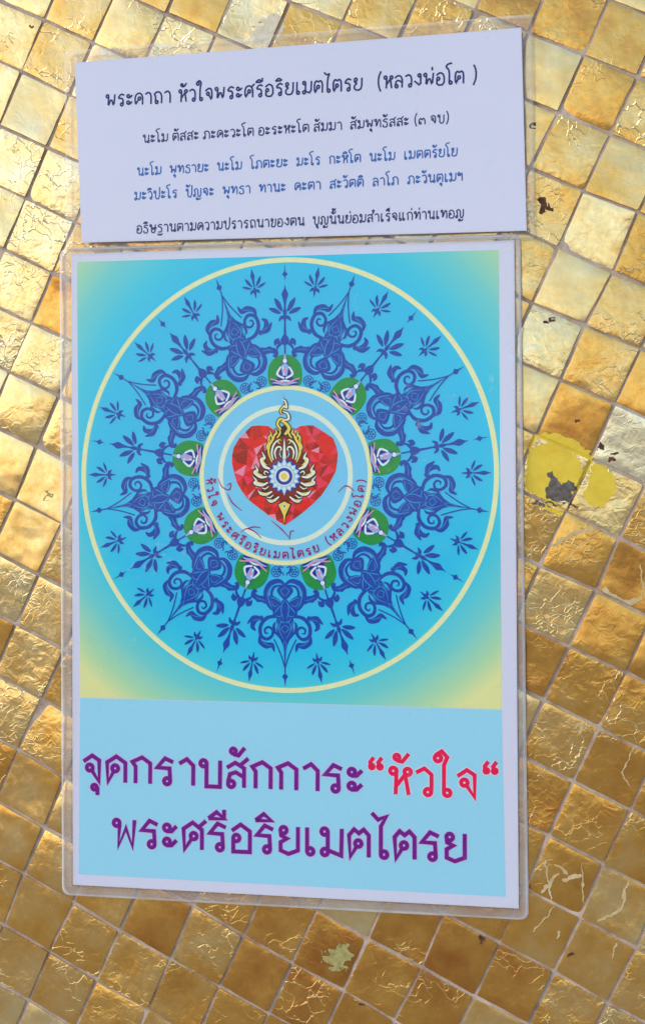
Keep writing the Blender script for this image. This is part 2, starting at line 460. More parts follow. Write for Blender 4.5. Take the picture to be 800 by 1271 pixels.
# ------------------------------------------------------------------ looped Thai lettering drawn with strokes
# each letter: width, strokes (polylines), loops (centre); height of a letter without tail = 1
S_, R_ = 's', 'l'
GL = {
 'จ': (.74, [[(0,.76),(.34,1),(.62,.82),(.62,0),(.34,.42)]], [(.25,.53)]),
 'ด': (.82, [[(.74,0),(.74,.76),(.38,1),(.02,.76),(.06,0),(.28,.43)]], [(.34,.54)]),
 'ต': (.84, [[(.76,0),(.76,.8),(.57,1),(.39,.86),(.21,1),(.02,.78),(.07,0),(.3,.38)]], [(.37,.49)]),
 'ค': (.82, [[(.74,0),(.74,.76),(.38,1),(.02,.76),(.06,0),(.34,.42)]], [(.44,.52)]),
 'ศ': (.86, [[(.74,0),(.74,.74),(.38,1),(.02,.76),(.06,0),(.34,.40)],[(.62,.84),(.9,1.08)]], [(.42,.5)]),
 'ถ': (.82, [[(.74,0),(.74,.76),(.4,1),(.02,.82),(.16,.62),(.16,.22)]], [(.28,.13)]),
 'ภ': (.88, [[(.80,0),(.80,.76),(.46,1),(.08,.82),(.24,.62),(.24,.14)]], [(.12,.13)]),
 'ก': (.80, [[(.72,0),(.72,.78),(.40,1),(.02,.82),(.15,.64),(.15,0)]], []),
 'ร': (.70, [[(.64,.86),(.32,1),(.02,.64),(.5,.62),(.53,.16)]], [(.41,.13)]),
 'ะ': (.60, [[(.12,.63),(.32,.64),(.52,.84)],[(.12,.11),(.32,.12),(.52,.32)]], [(.14,.77),(.14,.25)]),
 'ธ': (.72, [[(.64,.88),(.32,1),(.02,.72),(.58,.6),(.62,0),(.08,0),(.08,.3)]], []),
 'พ': (.94, [[(.25,.82),(.2,0),(.5,.7),(.76,0),(.84,1)]], [(.13,.87)]),
 'ห': (.80, [[(.25,.87),(.22,0)],[(.23,.3),(.55,.72)],[(.56,.8),(.7,0)]], [(.13,.87),(.66,.85)]),
 'ว': (.64, [[(.0,.84),(.3,1),(.56,.78),(.56,.16)]], [(.43,.13)]),
 'ใ': (.52, [[(.2,.14),(.2,1.15),(.32,1.44),(.12,1.66),(-.12,1.5)]], [(.32,.13),(-.02,1.4)]),
 'ไ': (.52, [[(.2,.14),(.2,1.15),(.4,1.5),(.1,1.38),(-.14,1.62)]], [(.32,.13)]),
 'โ': (.52, [[(.2,.14),(.2,1.12),(-.12,1.36),(.0,1.58),(.42,1.66)]], [(.32,.13)]),
 'เ': (.46, [[(.1,1),(.1,.14)]], [(.22,.13)]),
 'แ': (.90, [[(.1,1),(.1,.14)],[(.54,1),(.54,.14)]], [(.22,.13),(.66,.13)]),
 'า': (.64, [[(0,.82),(.3,1),(.55,.76),(.55,0)]], []),
 'ำ': (.64, [[(0,.82),(.3,1),(.55,.76),(.55,0)]], [(-.2,1.32)]),
 'อ': (.78, [[(0,.76),(.34,1),(.70,.76),(.70,0),(.06,0),(.06,.48)]], [(.18,.5)]),
 'ย': (.80, [[(.06,.78),(.08,.66),(.3,.56),(.06,.42),(.06,.12),(.36,0),(.72,.14),(.72,1)]], [(.17,.86)]),
 'บ': (.86, [[(.25,.87),(.25,0),(.77,0),(.77,1)]], [(.13,.87)]),
 'ป': (.86, [[(.25,.87),(.25,0),(.77,0),(.77,1.42)]], [(.13,.87)]),
 'ม': (.86, [[(.25,.87),(.25,.16)],[(.2,.22),(.76,.02),(.78,1)]], [(.13,.87),(.14,.13)]),
 'น': (.88, [[(.25,.87),(.25,0),(.6,.24)],[(.74,1),(.74,.22)]], [(.13,.87),(.72,.13)]),
 'ท': (.86, [[(.25,.87),(.22,0),(.56,.98),(.78,.82),(.78,0)]], [(.13,.87)]),
 'ล': (.76, [[(.0,.78),(.32,1),(.66,.8),(.66,0)],[(.05,.2),(.12,.52),(.34,.6),(.66,.4)]], [(.17,.13)]),
 'ส': (.78, [[(.0,.74),(.32,.94),(.66,.74),(.66,0)],[(.05,.2),(.12,.5),(.34,.58),(.66,.4)],[(.52,.86),(.82,1.12)]], [(.17,.13)]),
 'ษ': (.92, [[(.25,.87),(.25,0),(.77,0),(.77,1)],[(.6,.5),(.72,.42),(.96,.62)]], [(.13,.87),(.52,.5)]),
 'ข': (.74, [[(.06,.78),(.1,.7),(.3,.62),(.14,.36),(.14,0),(.66,0),(.66,1)]], [(.17,.87)]),
 'ง': (.66, [[(.56,.87),(.56,.02),(.0,.46)]], [(.44,.87)]),
 'ญ': (1.06, [[(.20,.16),(.20,.62),(.04,.8),(.32,1),(.58,.78),(.58,0),(.96,0),(.96,1)],[(.54,-.2),(.72,-.42),(.98,-.2)]], [(.10,.13),(.48,-.28)]),
 'ฐ': (.74, [[(.64,.88),(.32,1),(.02,.72),(.58,.6),(.62,.04),(.10,.04)],[(.02,-.14),(.2,-.4),(.36,-.2),(.52,-.4),(.72,-.14)]], []),
 'ฯ': (.70, [[(.02,.8),(.1,.62),(.36,.68),(.54,.98),(.58,.0)]], [(.14,.88)]),
 '๓': (.86, [[(.06,.06),(.0,.5),(.2,.78),(.38,.5),(.56,.78),(.78,.5),(.78,0)]], [(.17,.16)]),
 '(': (.46, [[(.36,1.4),(.14,.95),(.14,.3),(.36,-.2)]], []),
 ')': (.46, [[(.08,1.4),(.30,.95),(.30,.3),(.08,-.2)]], []),
}
MARK = {   # drawn at the right edge of the letter before, y from the base line
 'ั': ([[(-.46,1.26),(-.26,1.22),(-.02,1.52)]], [(-.46,1.38)]),
 'ิ': ([[(-.66,1.18),(-.34,1.42),(-.04,1.18),(-.66,1.18)]], []),
 'ี': ([[(-.66,1.18),(-.34,1.42),(-.04,1.18),(-.66,1.18)],[(-.05,1.2),(-.05,1.52)]], []),
 '็': ([[(-.5,1.18),(-.52,1.36),(-.3,1.32),(-.12,1.2)],[(-.52,1.42),(-.3,1.5),(-.05,1.58)]], [(-.2,1.3)]),
 '่': ([[(-.12,1.18),(-.12,1.46)]], []),
 '้': ([[(-.40,1.28),(-.30,1.2),(-.02,1.5)]], [(-.40,1.4)]),
 'ุ': ([[(-.1,-.2),(-.1,-.52)]], [(-.22,-.22)]),
}
BIGGAP = .20
def layout(text, gap=.16, space=.5):
    """[(strokes, loops)] in letter units with the pen position added; total width"""
    out, x, edge, high = [], 0.0, 0.0, False
    for ch in text:
        if ch == ' ':
            x += space; continue
        if ch in '“':
            for k in (0, .3):
                out.append(([[(x + k + .2, 1.34), (x + k + .07, 1.16), (x + k + .1, 1.02)]], [(x + k + .13, 1.0, .07)]))
            x += .62 + gap; continue
        if ch in MARK:
            st, lo = MARK[ch]
            dy = .36 if (high and ch in '่้') else 0.0
            dx = -.22 if out and last == 'ป' else 0.0
            if ch in 'ัิี็่้': high = True
            out.append(([[(edge + dx + a, b + dy) for a, b in s] for s in st], [(edge + dx + a, b + dy, .095) for a, b in lo]))
            continue
        w, st, lo = GL[ch]
        if ch == 'ำ': lo = [(a, b + (.3 if high else 0)) for a, b in lo]
        out.append(([[(x + a, b) for a, b in s] for s in st], [(x + a, b, .12) for a, b in lo]))
        last = ch; edge = x + w - .08; high = False
        x += w + gap
    return out, x - gap

def chaikin(p, it=1):
    for _ in range(it):
        q = [p[0]]
        for a, b in zip(p, p[1:]):
            q.append((a[0] * .75 + b[0] * .25, a[1] * .75 + b[1] * .25))
            q.append((a[0] * .25 + b[0] * .75, a[1] * .25 + b[1] * .75))
        q.append(p[-1]); p = q
    return p

def write(sheet, text, f, hw, layer, round_=True, gap=.16, space=.5, mi=0, nloop=14):
    """draw the text through the mapping f(letter-unit x, y) -> wall plane; hw = half stroke width in letter units"""
    glyphs, W = layout(text, gap, space)
    ref = (Vector(f(0, 0)) - Vector(f(1, 0))).length
    for st, lo in glyphs:
        for s in st:
            p = chaikin(s) if round_ and len(s) > 2 else s
            sheet.brush([f(*q) for q in p], hw * ref, layer, smooth=False, mi=mi)
        for (a, b, r) in lo:
            ring = [f(a + r * math.cos(2 * math.pi * k / nloop), b + r * math.sin(2 * math.pi * k / nloop)) for k in range(nloop)]
            sheet.brush(ring, hw * ref, layer, smooth=False, closed=True, mi=mi)
    return W

def on_line(a, b, text, height, gap=.16, space=.5, slant=0.0):
    """mapping that fits the text between two measured base-line ends"""
    _, W = layout(text, gap, space)
    A_, B_ = Vector(px(*a)), Vector(px(*b))
    ex = (B_ - A_) / W
    up = Vector((-ex.y, ex.x)).normalized()
    h = height * DIST / F_PX
    return lambda x, y: tuple(A_ + ex * x + up * (h * y) + ex.normalized() * (slant * h * y))

# ------------------------------------------------------------------ materials of the two laminated sheets
def paper_mat():
    m, nt, b = new_mat('white_paper')
    b.inputs['Base Color'].default_value = (*PAPER_BASE, 1)
    b.inputs['Roughness'].default_value = 0.7
    b.inputs['Specular IOR Level'].default_value = 0.2
    return m
PAPER = paper_mat()

def film_mat():
    """clear laminating film: mostly see-through, glossy, milky where the two films are sealed together"""
    m, nt, _ = new_mat('laminate_film')
    L = nt.links.new
    nt.nodes.remove(nt.nodes['Principled BSDF'])
    out = nt.nodes['Material Output']
    tr = node(nt, 'BsdfTransparent'); tr.inputs[0].default_value = (0.985, 0.985, 0.99, 1)
    df = node(nt, 'BsdfDiffuse'); df.inputs[0].default_value = (0.80, 0.78, 0.79, 1)
    gl = node(nt, 'BsdfGlossy', Roughness=0.16); gl.inputs[0].default_value = (1, 1, 1, 1)
    at = node(nt, 'Attribute', attribute_name='seal')
    tc = node(nt, 'TexCoord')
    nz = node(nt, 'TexNoise', Scale=28.0, Detail=5.0, Roughness=0.65)
    L(tc.outputs['Object'], nz.inputs['Vector'])
    mr = node(nt, 'MapRange'); mr.inputs['From Min'].default_value = 0.3; mr.inputs['From Max'].default_value = 0.75
    mr.inputs['To Min'].default_value = 0.55; mr.inputs['To Max'].default_value = 1.4
    L(nz.outputs[0], mr.inputs['Value'])
    mu = node(nt, 'Math', operation='MULTIPLY'); mu.use_clamp = True
    L(at.outputs['Fac'], mu.inputs[0]); L(mr.outputs[0], mu.inputs[1])
    # wear of the film: little milky flecks in a few places
    n3 = node(nt, 'TexNoise', Scale=210.0, Detail=4.0, Roughness=0.7); L(tc.outputs['Object'], n3.inputs['Vector'])
    n4 = node(nt, 'TexNoise', Scale=11.0, Detail=3.0, Roughness=0.6); L(tc.outputs['Object'], n4.inputs['Vector'])
    r3 = node(nt, 'MapRange'); r3.inputs['From Min'].default_value = 0.60; r3.inputs['From Max'].default_value = 0.72; r3.inputs['To Max'].default_value = 0.30; L(n3.outputs[0], r3.inputs['Value'])
    r4 = node(nt, 'MapRange'); r4.inputs['From Min'].default_value = 0.50; r4.inputs['From Max'].default_value = 0.68; L(n4.outputs[0], r4.inputs['Value'])
    m3 = node(nt, 'Math', operation='MULTIPLY_ADD'); m3.use_clamp = True
    L(r3.outputs[0], m3.inputs[0]); L(r4.outputs[0], m3.inputs[1]); L(mu.outputs[0], m3.inputs[2])
    m1 = node(nt, 'MixShader'); L(m3.outputs[0], m1.inputs[0]); L(tr.outputs[0], m1.inputs[1]); L(df.outputs[0], m1.inputs[2])
    # Schlick reflectance, the same from either side of the film
    fr = node(nt, 'LayerWeight'); fr.inputs['Blend'].default_value = 0.5
    pw = node(nt, 'Math', operation='POWER'); L(fr.outputs['Facing'], pw.inputs[0]); pw.inputs[1].default_value = 5.0
    sc = node(nt, 'Math', operation='MULTIPLY_ADD'); L(pw.outputs[0], sc.inputs[0]); sc.inputs[1].default_value = 0.9; sc.inputs[2].default_value = 0.030
    m2 = node(nt, 'MixShader'); L(sc.outputs[0], m2.inputs[0]); L(m1.outputs[0], m2.inputs[1]); L(gl.outputs[0], m2.inputs[2])
    n2 = node(nt, 'TexNoise', Scale=14.0, Detail=4.0, Roughness=0.55)
    L(tc.outputs['Object'], n2.inputs['Vector'])
    bp = node(nt, 'Bump', Strength=0.5, Distance=0.002)
    L(n2.outputs[0], bp.inputs['Height'])
    L(bp.outputs[0], gl.inputs['Normal']); L(bp.outputs[0], fr.inputs['Normal'])
    L(m2.outputs[0], out.inputs[0])
    return m
FILM = film_mat()
def plain(name, base, rough=0.4):
    m, nt, b = new_mat(name)
    b.inputs['Base Color'].default_value = (*base, 1); b.inputs['Roughness'].default_value = rough
    return m

def film(sheet, root, corners_px, paper_px, layer, radius, seal):
    """laminating pouch: rounded corners, a welded rim beyond the paper that bends back to the wall"""
    c = [Vector(px(*q)) for q in corners_px]
    p = [Vector(px(*q)) for q in paper_px]
    # concentric outlines: film edge -> weld -> paper edge -> inside
    def outline(cs, r, inset):
        out = []
        ctr = sum(cs, Vector((0, 0))) / 4
        for k in range(4):
            a, b_, d = cs[k - 1], cs[k], cs[(k + 1) % 4]
            e1, e2 = (a - b_).normalized(), (d - b_).normalized()
            bb = b_ + (e1 + e2) * inset
            r_ = max(r, 1e-5)
            for t in range(9):
                th = t / 8
                q = (bb + e1 * r_) * (1 - th) ** 2 + bb * (2 * th * (1 - th)) + (bb + e2 * r_) * th ** 2
                out.append(q)
            nxt = d + ((b_ - d).normalized() + (cs[(k + 2) % 4] - d).normalized()) * inset
            for t in range(1, 40):
                out.append((bb + e2 * r_).lerp(nxt - e2 * r_, t / 40))
        return out
    rings = [(outline(c, radius, 0.0), 0.0, 2.6), (outline(c, radius, 0.0006), -0.0001, 2.4), (outline(c, radius, 0.0014), -0.0001, 1.0),
             (outline(p, 0.0004, -0.0010), 0.0, 0.9), (outline(p, 0.0004, 0.0002), layer, 0.25), (outline(p, 0.0004, 0.0012), layer, 0.0)]
    at = []
    n = len(rings[0][0])
    for k_, (pts, ly, a) in enumerate(rings):
        sheet._add([tuple(q) for q in pts], ly - (0.0008 if k_ == 0 else 0))
        at += [a * seal] * n
    for k in range(len(rings) - 1):
        for i in range(n):
            j = (i + 1) % n
            sheet.f.append((k * n + i, k * n + j, (k + 1) * n + j, (k + 1) * n + i)); sheet.mi.append(0)
    # inner field as a grid of quads so that it follows the warp
    ins = [p[k] + ((p[k - 1] - p[k]).normalized() + (p[(k + 1) % 4] - p[k]).normalized()) * 0.0012 for k in range(4)]
    s = len(sheet.v)
    sheet.grid([tuple(q) for q in ins], 40, 50, layer + 2e-6)
    at += [0.0] * (len(sheet.v) - s)
    # wind all faces towards the viewer
    fx = []
    for f in sheet.f:
        a, b_, d = (Vector(sheet.v[i]) for i in f[:3])
        fx.append(f if (b_ - a).cross(d - a).y <= 0 else f[::-1])
    sheet.f = fx
    o = sheet.build('laminate_film', FILM, root, ('seal', at))
    o.data.polygons.foreach_set('use_smooth', [True] * len(o.data.polygons))
    return o

def paper_sheet(sheet, root, corners_px, layer, mats=None):
    c = [px(*q) for q in corners_px]
    nx, ny = 36, 46
    sheet.grid(c, nx, ny, layer)
    n1 = len(sheet.v)
    back = [(x, y + 0.0002, z) for x, y, z in sheet.v]
    sheet.v += back
    edge = [i for i in range(nx + 1)] + [j * (nx + 1) + nx for j in range(1, ny + 1)] + [ny * (nx + 1) + i for i in range(nx - 1, -1, -1)] + [j * (nx + 1) for j in range(ny - 1, 0, -1)]
    for a, b_ in zip(edge, edge[1:] + edge[:1]):
        sheet.f.append((a, b_, n1 + b_, n1 + a)); sheet.mi.append(0)   # the cut edge
    for f in list(sheet.f[:nx * ny]):
        sheet.f.append(tuple(n1 + i for i in f[::-1])); sheet.mi.append(0)
    o = sheet.build('paper', PAPER, root)
    return o

# ------------------------------------------------------------------ upper notice
nx_, nz_ = px(375, 300)
notice = empty('laminated_notice', (nx_, 0.0, nz_))
tag(notice, 'white laminated notice with five lines of dark blue lettering, above the mandala poster', 'notice')
def warp_n(X, Z):
    return 0.0006 * math.sin(X * 21 + 0.6) * math.cos(Z * 17) + 0.0004 * mnoise.noise((X * 14, Z * 14, 7.7))
SN = Sheet(notice, 0.0044, warp_n)
NP = [(97.3, 80.5), (648, 37), (654.5, 288), (106, 303)]
pap = paper_sheet(SN, notice, NP, 0.0)
NAVY, BLUE = ink_mat('navy_ink', (32, 38, 105)), ink_mat('blue_ink', (52, 96, 172))
LINES = [
 ('พระคาถา หัวใจพระศรีอริยเมตไตรย  (หลวงพ่อโต )', (136, 135.5), (594, 104.5), 15.5, .077, NAVY, .55),
 ('นะโม ตัสสะ ภะคะวะโต อะระหะโต สัมมา  สัมพุทธัสสะ (๓ จบ)', (182, 180), (559, 154), 10.2, .077, NAVY, .45),
 ('นะโม  พุทธายะ  นะโม  โภตะยะ  มะโร  กะหิโต  นะโม  เมตตรัยโย', (175, 220.5), (569, 195.5), 10.2, .08, BLUE, .5),
 ('มะวิปะโร  ปัญจะ  พุทธา  ทานะ  คะตา  สะวัตติ  ลาโภ  ภะวันตุเมฯ', (171.5, 250.5), (576, 226), 10.2, .08, BLUE, .5),
 ('อธิษฐานตามความปรารถนาของตน  บุญนั้นย่อมสำเร็จแก่ท่านเทอญ', (174, 291.5), (577, 271.5), 10.2, .08, NAVY, .5),
]
for t, a, b_, hgt, hw, mt, sp in LINES:
    write(SN, t, on_line(a, b_, t, hgt, .17, sp, .04), hw, 0.00006, True, .17, sp)
    SN.build('lettering', mt, pap)['label'] = 'navy line of lettering' if mt is NAVY else 'lighter blue line of lettering'
film(SN, notice, [(84, 66), (661, 20), (665, 297), (86, 312)], NP, 0.00035, 0.0015, 0.14)

# ------------------------------------------------------------------ lower poster
qx, qz = px(366, 1130)
poster = empty('laminated_poster', (qx, 0.0, qz))
tag(poster, 'tall laminated poster with a blue mandala around a red heart and purple writing', 'poster')
def warp_p(X, Z):
    return 0.0005 * math.sin(X * 19 - 0.8) * math.cos(Z * 13 + 0.5) + 0.0004 * mnoise.noise((X * 12, Z * 12, 1.3))
SP = Sheet(poster, 0.0025, warp_p)
PP = [(91, 316), (638.7, 299), (644, 1126.5), (93, 1097)]
pap2 = paper_sheet(SP, poster, PP, 0.0)
MP = [(98, 326), (619.5, 311), (623.2, 879.5), (102, 865)]
CPN = [(102, 865.6), (623.2, 880.2), (628, 1112), (100, 1084)]
# mandala frame: centre and radii of the big circle on the wall
xl, xr = px(106.5, 590)[0], px(617, 590)[0]
zt, zb = px(356, 323.5)[1], px(358, 856.5)[1]
MCX, MCZ, MRX, MRZ = (xl + xr) / 2, (zt + zb) / 2, (xr - xl) / 2, (zt - zb) / 2
def M(u, v):
    return (MCX + MRX * u, MCZ + MRZ * v)
def Minv(x, y):
    X, Z = px(x, y)
    return ((X - MCX) / MRX, (Z - MCZ) / MRZ)
print('mandala', MRX, MRZ, MCX, MCZ)

# background of the print: blue in the middle, teal and yellow towards the corners
m, nt, b = new_mat('mandala_print'); L = nt.links.new
tc = node(nt, 'TexCoord')
mp = node(nt, 'Mapping')
mp.inputs['Location'].default_value = (-(MCX - qx), 0, -(MCZ - qz))
L(tc.outputs['Object'], mp.inputs['Vector'])
ln = node(nt, 'VectorMath', operation='LENGTH'); L(mp.outputs[0], ln.inputs[0])
dv = node(nt, 'Math', operation='DIVIDE'); L(ln.outputs['Value'], dv.inputs[0]); dv.inputs[1].default_value = MRX
nz = node(nt, 'TexNoise', Scale=9.0, Detail=2.0); L(tc.outputs['Object'], nz.inputs['Vector'])
ms = node(nt, 'Math', operation='MULTIPLY_ADD'); L(nz.outputs[0], ms.inputs[0]); ms.inputs[1].default_value = 0.14; ms.inputs[2].default_value = -0.07
ad = node(nt, 'Math', operation='ADD'); L(dv.outputs[0], ad.inputs[0]); L(ms.outputs[0], ad.inputs[1])
sx = node(nt, 'SeparateXYZ'); L(mp.outputs[0], sx.inputs[0])
az = node(nt, 'Math', operation='MULTIPLY_ADD'); L(sx.outputs['Z'], az.inputs[0]); az.inputs[1].default_value = -0.9; L(ad.outputs[0], az.inputs[2])   # the print is yellower in its lower corners
mr = node(nt, 'MapRange'); L(az.outputs[0], mr.inputs['Value']); mr.inputs['From Max'].default_value = 1.5
cr = node(nt, 'ValToRGB'); L(mr.outputs[0], cr.inputs[0])
el = cr.color_ramp.elements
el[0].position, el[0].color = 0.30, (*ink(70, 180, 230), 1)
el[1].position, el[1].color = 0.97, (*ink(212, 216, 158), 1)
for p_, c_ in ((0.62, (60, 185, 229)), (0.70, (72, 192, 222)), (0.80, (112, 198, 204)), (0.90, (166, 208, 172))):
    e = el.new(p_); e.color = (*ink(*c_), 1)
L(cr.outputs[0], b.inputs['Base Color']); b.inputs['Roughness'].default_value = 0.6; b.inputs['Specular IOR Level'].default_value = 0.1
PANEL = m
SP.grid([px(*q) for q in MP], 36, 38, 0.00004)
panel = SP.build('mandala_print', PANEL, poster)
SP.grid([px(*q) for q in CPN], 36, 18, 0.00004)
cap = SP.build('caption_panel', ink_mat('caption_blue', (148, 204, 240), 0.03), poster)

DARK = ink_mat('ornament_blue', (38, 80, 168), 0.10)
MIDB = ink_mat('ornament_line_blue', (66, 158, 220))
CREAM = ink_mat('cream_ring', (228, 228, 178))
LEAFG = ink_mat('leaf_green', (52, 142, 78), 0.12)
WHT = ink_mat('figure_white', (205, 222, 245))
FPALE = ink_mat('figure_pale_blue', (140, 172, 226)); PINK = ink_mat('figure_pink', (214, 140, 178))
FBLUE = ink_mat('figure_blue', (42, 58, 150))
INNER = ink_mat('inner_sky_blue', (116, 192, 236), 0.03)

L0 = 0.00008
SP.ring(M, 1.0, 0.0118 * MRX, L0, 220); SP.build('outer_ring', CREAM, panel)
SP.field(M, .403, L0)
SP.build('inner_disc', INNER, panel)
SP.ring(M, .408, 0.0105 * MRX, L0 + .00005); SP.build('inner_ring', CREAM, panel)
SP.ring(M, .3145, 0.0120 * MRX, L0 + .00005); SP.build('inner_ring', ink_mat('pale_ring', (206, 226, 212)), panel)

def rot(a, mirror=False):
    """ornament frame: x to the right of the spoke, r along it from the centre"""
    ca, sa = math.cos(a), math.sin(a)
    def f(x, r):
        if mirror: x = -x
        return M(x * ca + r * sa, -x * sa + r * ca)
    return f
U = MRX
def sym(fn, a):
    for mir in (False, True):
        fn(rot(a, mir))
def bb(f, pts, w, layer, mi=0, n=5):
    SP.brush([f(*q) for q in pts], [v * U for v in w] if hasattr(w, '__len__') else w * U, layer, True, n, mi=mi)
def fill(f, pts, layer, mi=0, smooth=True, n=4):
    q = catmull(pts, n, True) if smooth else pts
    SP.poly([f(*p) for p in q], layer, mi)

# one big ornament traced from the one under the centre; units (pixels of the enlargement) / 1330
def big(a):
    ly, lz = L0 + .00006, L0 + .00013
    def c(pts): return [(x / 1330, (y + 502) / 1330) for x, y in pts]
    f0 = rot(a)
    fill(f0, c([(0, 168), (26, 178), (52, 205), (40, 235), (0, 268), (-40, 235), (-52, 205), (-26, 178)]), ly)
    SP.poly([f0(*p) for p in c([(0, 690), (-6, 600), (-14, 550), (-30, 515), (-62, 480), (-50, 430), (-56, 395), (-48, 365), (0, 352), (48, 365), (56, 395), (50, 430), (62, 480), (30, 515), (14, 550), (6, 600)])], ly)
    fill(f0, c([(0, 262), (34, 290), (78, 350), (62, 378), (0, 392), (-62, 378), (-78, 350), (-34, 290)]), ly)
    def half(f):
        bb(f, c([(2, 172), (40, 152), (92, 168), (122, 220), (112, 285), (88, 330)]), [.004, .010, .013, .013, .010, .004], ly)
        bb(f, c([(24, 178), (70, 190), (88, 230), (70, 262)]), [.003, .006, .006, .002], ly)
        fill(f, c([(22, 292), (50, 258), (98, 240), (104, 280), (90, 325), (60, 365), (40, 340)]), ly)
        bb(f, c([(112, 270), (140, 262), (178, 258), (205, 235), (196, 210), (182, 222)]), [.007, .013, .014, .012, .007, .004], ly)
        bb(f, c([(120, 285), (150, 272), (176, 276), (190, 268)]), [.010, .009, .006, .002], ly)
        bb(f, c([(20, 384), (60, 372), (118, 382), (158, 430), (156, 490), (118, 512), (84, 490), (80, 455), (106, 438), (130, 452), (126, 476), (108, 474)]),
           [.004, .007, .009, .0085, .0085, .008, .007, .006, .0055, .005, .004, .002], ly, n=7)
        bb(f, c([(166, 492), (160, 530), (122, 552), (84, 550), (70, 590)]), [.002, .011, .015, .011, .002], ly)
        bb(f, c([(136, 396), (168, 384), (206, 384), (244, 418)]), [.004, .011, .012, .002], ly)
        bb(f, c([(176, 388), (204, 410), (210, 440), (190, 460)]), [.006, .012, .010, .003], ly)
        bb(f, c([(150, 392), (148, 376), (160, 366)]), [.004, .005, .001], ly)
        bb(f, c([(62, 480), (70, 455), (72, 425), (60, 405)]), [.003, .007, .006, .002], ly)
        bb(f, c([(72, 512), (48, 560), (22, 620), (0, 690)]), [.003, .003, .003, .003], ly)
        for q in range(6):
            fill(f, c([(57 + 17 * math.cos(q * math.pi / 3) + 7 * math.cos(s_ * math.pi / 4), 95 + 17 * math.sin(q * math.pi / 3) + 7 * math.sin(s_ * math.pi / 4)) for s_ in range(8)]), ly, smooth=False)
        bb(f, c([(57 + 31 * math.cos(s_ * math.pi / 8), 95 + 31 * math.sin(s_ * math.pi / 8)) for s_ in range(17)]), .0022, ly)
        fill(f, c([(57 + 7 * math.cos(s_ * math.pi / 4), 95 + 7 * math.sin(s_ * math.pi / 4)) for s_ in range(8)]), ly, smooth=False)
        bb(f, c([(12, 70), (34, 62), (36, 92), (14, 104), (10, 118)]), [.003, .003, .003, .003, .002], ly)
        # fine light lines inside the dark leaves
        for p_, w_ in (([(2, 270), (20, 300), (24, 340), (12, 388)], 3.2), ([(20, 288), (60, 262), (96, 254)], 3.0), ([(24, 300), (50, 330), (66, 352)], 3.2),
                       ([(40, 296), (62, 310), (78, 300), (88, 272)], 2.4), ([(12, 396), (34, 420), (34, 462), (8, 512)], 2.8), ([(0, 426), (24, 446), (0, 474)], 2.4),
                       ([(0, 190), (26, 212), (4, 245)], 2.4), ([(84, 174), (112, 228), (100, 285), (84, 318)], 3.4), ([(2, 400), (16, 410), (40, 384)], 2.6),
                       ([(48, 400), (44, 440), (54, 470)], 2.2), ([(128, 272), (160, 266), (190, 252)], 2.2), ([(90, 556), (124, 544), (152, 522)], 2.2), ([(154, 394), (182, 392), (212, 402)], 2.0),
                       ([(0, 520), (10, 548), (2, 600)], 2.0), ([(14, 356), (34, 372), (60, 366)], 2.6)):
            bb(f, c(p_), [.0006, w_ / 1800, w_ / 1800, .0006], lz, mi=1)
    sym(half, a)
    bb(f0, c([(0, 680), (0, 720)]), [.003, .003], ly)
    SP.poly([f0(*p) for p in c([(0, 720), (20, 742), (6, 760), (0, 806), (-6, 760), (-20, 742)])], ly)
    SP.build('scroll_ornament', [DARK, MIDB], panel)

# the fleuron above each medallion; traced upright, units / 1252 from the enlargement, r = (1268 - y) / 1252
def fleuron(a):
    ly = L0 + .00006
    def c(pts): return [(x / 1252, (1268 - y) / 1252) for x, y in pts]
    f0 = rot(a)
    fill(f0, c([(0, 160), (6, 185), (20, 215), (10, 250), (5, 290), (12, 320), (0, 345), (-12, 320), (-5, 290), (-10, 250), (-20, 215), (-6, 185)]), ly)
    SP.poly([f0(*p) for p in c([(0, 40), (4, 82), (18, 100), (5, 110), (0, 135), (-5, 110), (-18, 100), (-4, 82)])], ly)
    bb(f0, c([(0, 340), (0, 380), (0, 450)]), [.008, .004, .006], ly)
    fill(f0, c([(0, 445), (26, 482), (12, 508), (-12, 508), (-26, 482)]), ly)
    bb(f0, c([(0, 505), (0, 570)]), [.004, .003], ly)
    def half(f):
        fill(f, c([(14, 316), (26, 268), (52, 240), (64, 238), (60, 262), (44, 294)]), ly)
        fill(f, c([(24, 326), (46, 302), (76, 292), (98, 296), (76, 316), (46, 328)]), ly)
        bb(f, c([(2, 348), (22, 352), (36, 372)]), [.010, .008, .002], ly)
        fill(f, c([(26, 500), (40, 470), (66, 484), (62, 514), (48, 504), (34, 510)]), ly)
        bb(f, c([(20, 500), (44, 520), (50, 540)]), [.006, .006, .002], ly)
    sym(half, a)
    SP.build('fleuron', DARK, panel)

def sprig(a):
    ly = L0 + .00006
    s, r0 = 1 / 1400, .908
    f0 = rot(a)
    def c(pts): return [(x * s, r0 + y * s) for x, y in pts]
    fill(f0, c([(0, 96), (6, 74), (14, 48), (8, 20), (4, -20), (0, -34), (-4, -20), (-8, 20), (-14, 48), (-6, 74)]), ly)
    bb(f0, c([(0, -30), (0, -62), (0, -100)]), [.006, .006, .001], ly)
    def half(f):
        fill(f, c([(12, -26), (24, 8), (46, 36), (54, 34), (44, 2)]), ly)
        fill(f, c([(18, -36), (42, -18), (76, -8), (80, -13), (54, -30)]), ly)
        bb(f, c([(2, -52), (20, -54), (32, -72)]), [.008, .007, .001], ly)
    sym(half, a)
    SP.build('leaf_sprig', DARK, panel)

